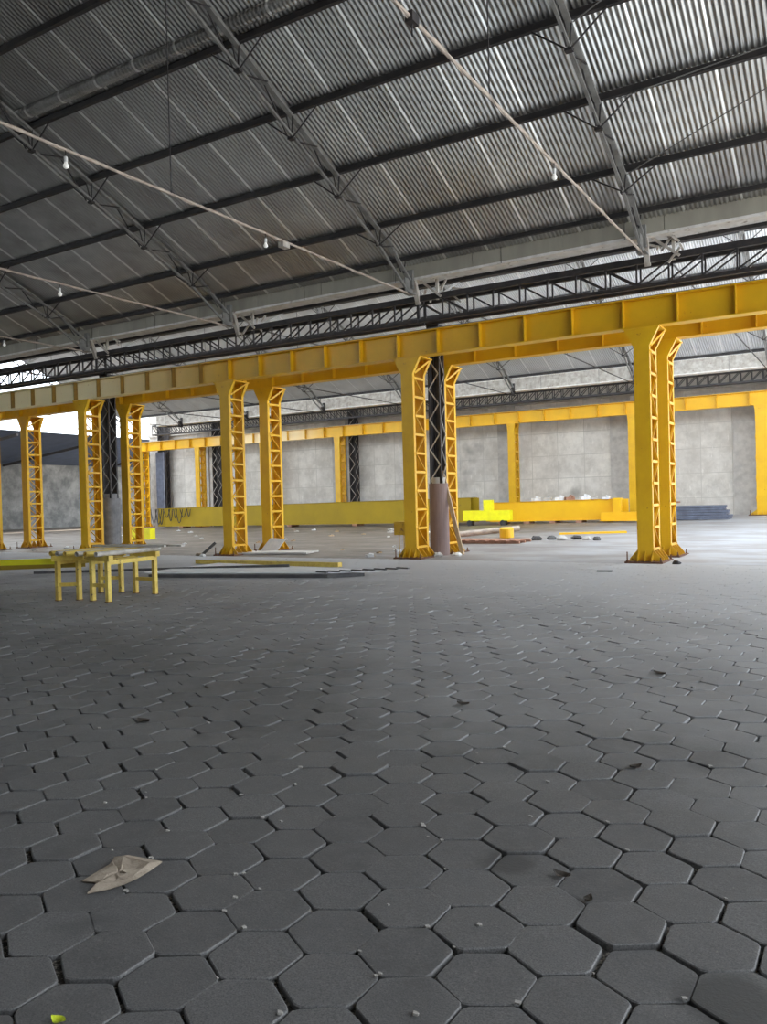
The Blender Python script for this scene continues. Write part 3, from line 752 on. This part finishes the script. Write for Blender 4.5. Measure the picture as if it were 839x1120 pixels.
# yellow small box at column 2, blue-white sheet and plank
mb = MB(); mb.span((-11.2, 19.0, .62), (-10.85, 19.4, .98)); mb.tube((-11.1, 19.1, 0), (-11.1, 19.1, .62), .012, n=6); mb.tube((-10.95, 19.1, 0), (-10.95, 19.1, .62), .012, n=6)
tag(mb.build('junction_box', YELD, loc=(-11, 19.2, 0)), 'yellow junction box on thin rods at the left of the central front column', 'box')
mb = MB(); mb.bar((-10.35, Y0+GAP-.42, 2.35), (-9.62, Y0+GAP-.75, .03), .11, .05, up=(0, 1, 0)); tag(mb.build('plank', WOOD, loc=(-9.9, 20.2, 0)), 'pale timber plank leaning beside the brown pipe in the centre', 'plank')
mb = MB(); mb.add([(-16.95, 20.2, .02), (-16.35, 20.3, .02), (-16.15, 20.55, .42), (-16.7, 20.45, .45), (-16.95, 20.23, .02), (-16.35, 20.33, .02), (-16.15, 20.58, .42), (-16.7, 20.48, .45)], [(0, 1, 2, 3), (7, 6, 5, 4), (0, 3, 7, 4), (1, 5, 6, 2), (3, 2, 6, 7), (0, 4, 5, 1)])
tag(mb.build('white_board', WHITE, loc=(-16.5, 20.3, 0)), 'crooked white board leaning between the third pair of columns', 'board')
rg = random.Random(4)
def rock(x, y, s, m, label, cat='rubble', nm_='rubble_piece', z=None):
    z = gz(x, y) if z is None else z; vs = []; mb = MB(); n = 7
    for k, (rr, zz) in enumerate(((.8, 0), (1, .35), (.6, .75))):
        for i in range(n):
            a = 2*math.pi*i/n; q_ = rr*s*rg.uniform(.75, 1.2); vs.append((x+q_*math.cos(a), y+q_*math.sin(a)*.8, z+zz*s*rg.uniform(.85, 1.1)))
    fs = [(k*n+i, k*n+(i+1) % n, (k+1)*n+(i+1) % n, (k+1)*n+i) for k in range(2) for i in range(n)]+[tuple(range(2*n, 3*n))]
    mb.add(vs, fs); tag(mb.build(nm_, m, loc=(x, y, z)), label, cat)
    return mb
for x, y_, s, m_, lb in ((-17.9, 18.45, .12, PAPER, 'tan rubble lump left of the third column pair foot'), (-17.55, 18.25, .10, WHITE, 'pale rubble lump just in front of the third column pair foot'),
                     (-10.15, 19.5, .16, CONC, 'grey rubble lump at the foot of the brown pipe'), (-9.75, 19.9, .13, WHITE, 'pale rubble lump between the pipe and the leaning plank'),
                     (-24.7, 20.3, .35, PAPER, 'round tan sack between the left front column and the grey pipe'),
                     (-3.75, 18.55, .10, DARK, 'dark lump on the floor right of the nearest column foot')):
    rock(x, y_, s, m_, lb)
for a_ in SCRAP: rock(a_[0], a_[1], a_[2], a_[3], a_[4], 'scrap', 'scrap_part')
mb = MB(); mb.bar((-17.75, 18.4, .02), (-17.35, 18.6, .40), .05, .08); tag(mb.build('broken_strut', SHEETD, loc=(-18, 18.6, 0)), 'dark broken strut propped against the third front column', 'strut')
mb = MB(); mb.box((-4.72, 16.4, .012), (.30, .12, .03), .2); tag(mb.build('metal_scrap', SHEETD, loc=(-4.7, 16.4, 0)), 'small dark flat scrap on the pavers before the nearest right column', 'scrap')
# flat plates between columns on the slab
mb = MB(); mb.box((-16.2, 19.7, .04), (3.0, 1.0, .05), .25); tag(mb.build('white_slab', CONC, loc=(-16.2, 19.7, 0)), 'pale flat slab under the feet of the third column pair', 'slab')

# stack of long sheets on the pavers, left of centre
def quadsheet(z, t, m, nm_, pts, label, cat='sheet'):
    mb = MB(); mb.prism([(x, y, z) for x, y in pts], (0, 0, t)); return tag(mb.build(nm_, m, loc=(pts[0][0], pts[0][1], z)), label, cat)
quadsheet(.004, .07, SHEETD, 'steel_sheet', [(-13.6, 12.45), (-9.6, 13.55), (-9.05, 14.1), (-13.9, 14.3)], 'dark bottom sheet of the flat stack on the pavers left of centre')
quadsheet(.076, .03, SHEET, 'steel_sheet', [(-13.9, 12.6), (-9.8, 13.72), (-8.9, 14.5), (-14.1, 15.2)], 'pale grey top sheet of the flat stack on the pavers left of centre')
mb = MB(); mb.bar((-15.5, 15.9, .06), (-10.1, 14.75, .17), .12, .10); tag(mb.build('steel_bar', PALEY, loc=(-13, 15.3, 0)), 'long yellowish bar lying behind the flat sheet stack', 'bar')
mb = MB(); mb.bar((-17.2, 12.2, .05), (-11.4, 14.6, .14), .07, .06); tag(mb.build('steel_bar', SHEETD, loc=(-14, 13.3, 0)), 'thin dark bar lying slanted across the flat sheet stack', 'bar')
rg = random.Random(9)
for k in range(8):
    x, y_ = -9.9+k*.17, 13.6+k*.18; mb = MB(); mb.bar((x, y_, .125), (x+.35, y_-.12, .13), .05, .03)
    tag(mb.build('steel_offcut', SHEETD, loc=(x, y_, .1)), 'small dark steel offcut lying in a row at the right end of the sheet stack', 'offcut', 'offcuts at the end of the sheet stack')

# ================================================================== TRESTLES
def trestle(label, pts, hl, loc):
    # pts: four leg feet: front left, front right, back left, back right
    g = empty('trestle', loc, label, 'trestle'); h = .68
    for p in pts:
        mb = MB(); mb.span((p[0]-.035, p[1]-.035, 0), (p[0]+.035, p[1]+.035, h)); lg = mb.build('leg', PALEY, g)
        mb = MB(); mb.span((p[0]-.045, p[1]-.045, -.003), (p[0]+.045, p[1]+.045, .012)); mb.build('foot', RUST, lg)
    for a, b in ((0, 1), (2, 3)):
        mb = MB(); mb.bar((*pts[a], .27), (*pts[b], .27), .05, .06); mb.build('cross_rail', PALEY, g)
        mb = MB(); d = (Vector((*pts[b], 0))-Vector((*pts[a], 0))).normalized()*.09
        mb.bar(Vector((*pts[a], h+.04))-d, Vector((*pts[b], h+.04))+d, .09, .09); mb.build('top_rail', PALEY, g)
    for a, b in ((0, 2), (1, 3)):
        mb = MB(); mb.bar((*pts[a], h-.03), (*pts[b], h-.03), .06, .07); mb.build('side_rail', PALEY, g)
    return g
trestle('small pale yellow steel trestle at left, the left one of two', [(-11.86, 8.86), (-11.58, 9.06), (-12.15, 9.98), (-11.8, 10.15)], .7, (-11.85, 9.5, 0))
trestle('small pale yellow steel trestle at left, the right one of two', [(-11.22, 9.05), (-10.80, 9.02), (-11.42, 10.15), (-10.93, 10.15)], .7, (-11.1, 9.6, 0))
tl = ['leftmost', 'second from left', 'third from left', 'third from right', 'second from right', 'rightmost']
for k, x in enumerate((-11.98, -11.82, -11.62, -11.32, -11.10, -10.84)):
    mb = MB(); mb.tube((x, 8.82, .80), (x-.18, 10.35, .80), .042, n=12, hollow=.033)
    tag(mb.build('round_pipe', LIGHTM if k % 2 else PALEY, loc=(x, 9.5, .8)), 'short pale pipe lying across the trestle tops, '+tl[k]+' of six', 'pipe')
for k, (a, b, w_) in enumerate((((-12.35, 10.02), (-10.6, 10.10), .07), ((-12.1, 10.2), (-10.35, 10.28), .09))):
    mb = MB(); mb.bar((*a, .86), (*b, .86), w_, .035); tag(mb.build('flat_board', LIGHTM if k else CONC, loc=(*a, .85)), 'pale flat board laid across the pipes on the trestles, ' + ['front one', 'rear one'][k], 'board')
mb = MB(); mb.bar((-17.5, 8.2, .50), (-11.95, 9.05, .66), .10, .10)
YP = tag(mb.build('yellow_beam', LEMON, loc=(-14.5, 8.7, .5)), 'long yellow green bar resting on the left trestle and leaving the frame at left', 'bar')
mb = MB(); mb.bar((-17.5, 8.42, .36), (-12.0, 9.5, .56), .08, .08); tag(mb.build('yellow_beam', YELO, loc=(-14.5, 9, .4)), 'darker long bar just behind and below the yellow green bar at left', 'bar')

# ================================================================== LAMPS
bulb_m, nt, N, L, P = nm('frosted_bulb'); P.inputs['Base Color'].default_value = (.85, .85, .82, 1); P.inputs['Roughness'].default_value = .3
P.inputs['Emission Color'].default_value = (1, .97, .9, 1); P.inputs['Emission Strength'].default_value = 0.25
def bulb(x, y, label, big=1):
    g = empty('light_bulb', (x, y, 7.07), label, 'light bulb')
    a = MB(); a.tube((x+.02, y, 7.08), (x+.02, y, 6.98), .008, n=5); a.build('cord', DARK, g)
    a = MB(); a.lathe((x+.02, y, 6.90), [(.028, 0), (.030, .08), (.015, .09)], 12); a.build('socket', WHITE, g)
    a = MB(); s = .045*big; z = 6.91
    a.lathe((x+.02, y, z), [(s*.35, 0), (s*.6, -s*.6), (s, -s*1.3), (s*.95, -s*1.9), (s*.5, -s*2.35), (s*.1, -s*2.45)], 14); a.build('glass', bulb_m, g, smooth=True)
bulb(-4.48, 13.09, 'white bulb hanging from the tie rod nearest the right')
bulb(-10.61, 13.08, 'white bulb hanging from the long middle tie rod beside a small white box')
bulb(-10.61, 8.28, 'white bulb hanging from the long middle tie rod near the left picture edge')
bulb(-17.07, 13.04, 'white bulb hanging alone from the left tie rod', 1.2)
bulb(-23.74, 16.0, 'small white bulb lowest at the left edge, on the farthest tie rod')
mb = MB(); mb.span((-10.68, 13.6, 6.96), (-10.54, 13.82, 7.07)); tag(mb.build('junction_box', LIGHTM, loc=(-10.61, 13.7, 7)), 'small pale junction box on the long middle tie rod', 'box')
mb = MB(); mb.box((-4.48, 8.3, 7.10), (.10, .16, .12)); mb.tube((-4.48, 8.3, 7.05), (-4.48, 8.3, 6.9), .01); tag(mb.build('clamp', DARK, loc=(-4.48, 8.3, 7.1)), 'dark clamp at the upper end of the right tie rod', 'clamp')

# ================================================================== SMALL THINGS ON THE PAVERS
# crumpled sheet of brown paper
rg = random.Random(2)
def crumple():
    out = [(-2.90, 2.23), (-2.80, 2.33), (-2.83, 2.38), (-2.70, 2.47), (-2.66, 2.52), (-2.46, 2.43), (-2.46, 2.38), (-2.58, 2.28), (-2.66, 2.20), (-2.72, 2.15), (-2.80, 2.17), (-2.74, 2.25)]
    o2 = [(90, 963), (120, 945), (125, 937), (140, 935), (178, 942), (165, 951), (150, 960), (135, 967), (118, 972), (95, 977), (106, 965)]
    pts = []
    for px, py in o2:
        d = f*FPX + r2*(px-419.5) - u2*(py-560); t = (.012-CAM_Z)/d.z; pts.append((d.x*t, d.y*t))
    return pts
cp_ = crumple(); cx = sum(p[0] for p in cp_)/len(cp_); cy = sum(p[1] for p in cp_)/len(cp_)
vs = []; fs = []; n = len(cp_); rings = [1, .72, .42, .15]
for k, q_ in enumerate(rings):
    for (px, py) in cp_:
        j = .012*(k > 0)
        vs.append((cx+(px-cx)*q_+rg.uniform(-j, j), cy+(py-cy)*q_+rg.uniform(-j, j), .008+(0.004 if k == 0 else rg.uniform(.004, .020))))
vs.append((cx, cy, .018))
for k in range(3):
    for i in range(n): fs.append((k*n+i, k*n+(i+1) % n, (k+1)*n+(i+1) % n, (k+1)*n+i))
for i in range(n): fs.append((3*n+i, 3*n+(i+1) % n, 4*n))
mb = MB(); mb.add(vs, fs); mb.add([(x, y, z-.004) for x, y, z in vs], [tuple(reversed(t)) for t in fs])
tag(mb.build('paper_sheet', PAPER, loc=(cx, cy, 0)), 'crumpled brown paper sheet lying on the pavers at lower left', 'paper')

def leaf(x, y, s, rz, m, label, cat='leaf', nm_='dry_leaf', curl=.35):
    s *= .75
    mb = MB(); vs = []; n = 6
    for i in range(n+1):
        t = i/n; wd = math.sin(math.pi*min(max(t, .02), .98))*.34
        zc = s*curl*(t-.5)**2*2
        for sy, h in ((-1, .10), (0, 0), (1, .10)):
            X, Y = (t-.5)*s, sy*wd*s; vs.append((x+X*math.cos(rz)-Y*math.sin(rz), y+X*math.sin(rz)+Y*math.cos(rz), .006+zc+h*s*abs(sy)))
    fs = [(i*3+j, i*3+3+j, i*3+4+j, i*3+1+j) for i in range(n) for j in (0, 1)]
    mb.add(vs, fs); mb.add([(a, b, c-.002) for a, b, c in vs], [tuple(reversed(t)) for t in fs])
    tag(mb.build(nm_, m, loc=(x, y, 0)), label, cat)
leaf(-2.67, 5.49, .13, .1, LEAFM, 'dark curled dead leaf on the pavers near the middle', curl=.25)
leaf(-1.18, 4.63, .11, .9, LEAFM, 'dark dead leaf on the pavers right of the middle', curl=.25)
leaf(-1.60, 7.14, .16, -.4, LEAFM, 'small dark leaf on the pavers far right, highest up', curl=.2)
leaf(-1.11, 3.16, .10, -.1, LEAFM, 'thin dark twig like leaf lower right, left one of two')
leaf(-.96, 3.02, .07, 1.4, LEAFM, 'tiny dark upright leaf lower right, just right of the twig like one', curl=.3)
leaf(-4.53, 4.06, .15, .1, LEAFM, 'dark dead leaf on the pavers at left', curl=.2)
leaf(-2.13, 1.545, .07, .2, GREENY, 'bright yellow green leaf at the bottom left edge', curl=.3)
rg2 = random.Random(8)
for k in range(96):        # grit and chips caught on and between the blocks
    y_ = 1.9+rg2.random()**1.6*6; x = -rg2.uniform(.15, 1.25)*y_
    if k % 4:           # most chips sit where three blocks meet
        jr = round((y_-2.387)/HY); yc = 2.387+jr*HY+R_*(.5 if k % 2 else 1); off = (HX/2 if (jr+5) % 2 == 0 else 0)+(HX/2 if k % 2 else 0)
        x = -1.103+off+HX*round((x+1.103-off)/HX)+rg2.uniform(-.02, .02); y_ = yc+rg2.uniform(-.02, .02)
    s = rg2.uniform(.003, .0075)*(1+y_*.12); mb = MB(); a = rg2.uniform(0, 3)
    mb.box((x, y_, s*.4+.002), (s*2, s*1.3, s*.8), a, (.2, .15)); mb.box((x+s*.7, y_+s*.2, s*.35+.002), (s*1.1, s, s*.7), a+1, (.1, -.2))
    tag(mb.build('stone_chip', STONE, loc=(x, y_, 0)), 'tiny pale stone chip scattered on the hexagonal pavers', 'stone chip', 'stone chips on the pavers')
rg3 = random.Random(18)
for k in range(40):        # litter around the columns on the slab
    x, y_ = rg3.uniform(-40, -12), rg3.uniform(19, 36)
    if x/y_ < -1.45: continue
    s = rg3.uniform(.05, .14); mb = MB(); mb.box((x, y_, gz(x, y_)+s*.2), (s*2, s*1.4, s*.4), rg3.uniform(0, 3)); mb.box((x+s*.4, y_, gz(x, y_)+s*.5), (s*.9, s*.8, s*.3), rg3.uniform(0, 3), (.2, .1))
    tag(mb.build('litter_piece', [WHITE, CONC, WOOD][k % 3], loc=(x, y_, gz(x, y_))), 'small pale litter piece on the dusty slab behind the columns', 'litter', 'litter on the slab behind the columns')
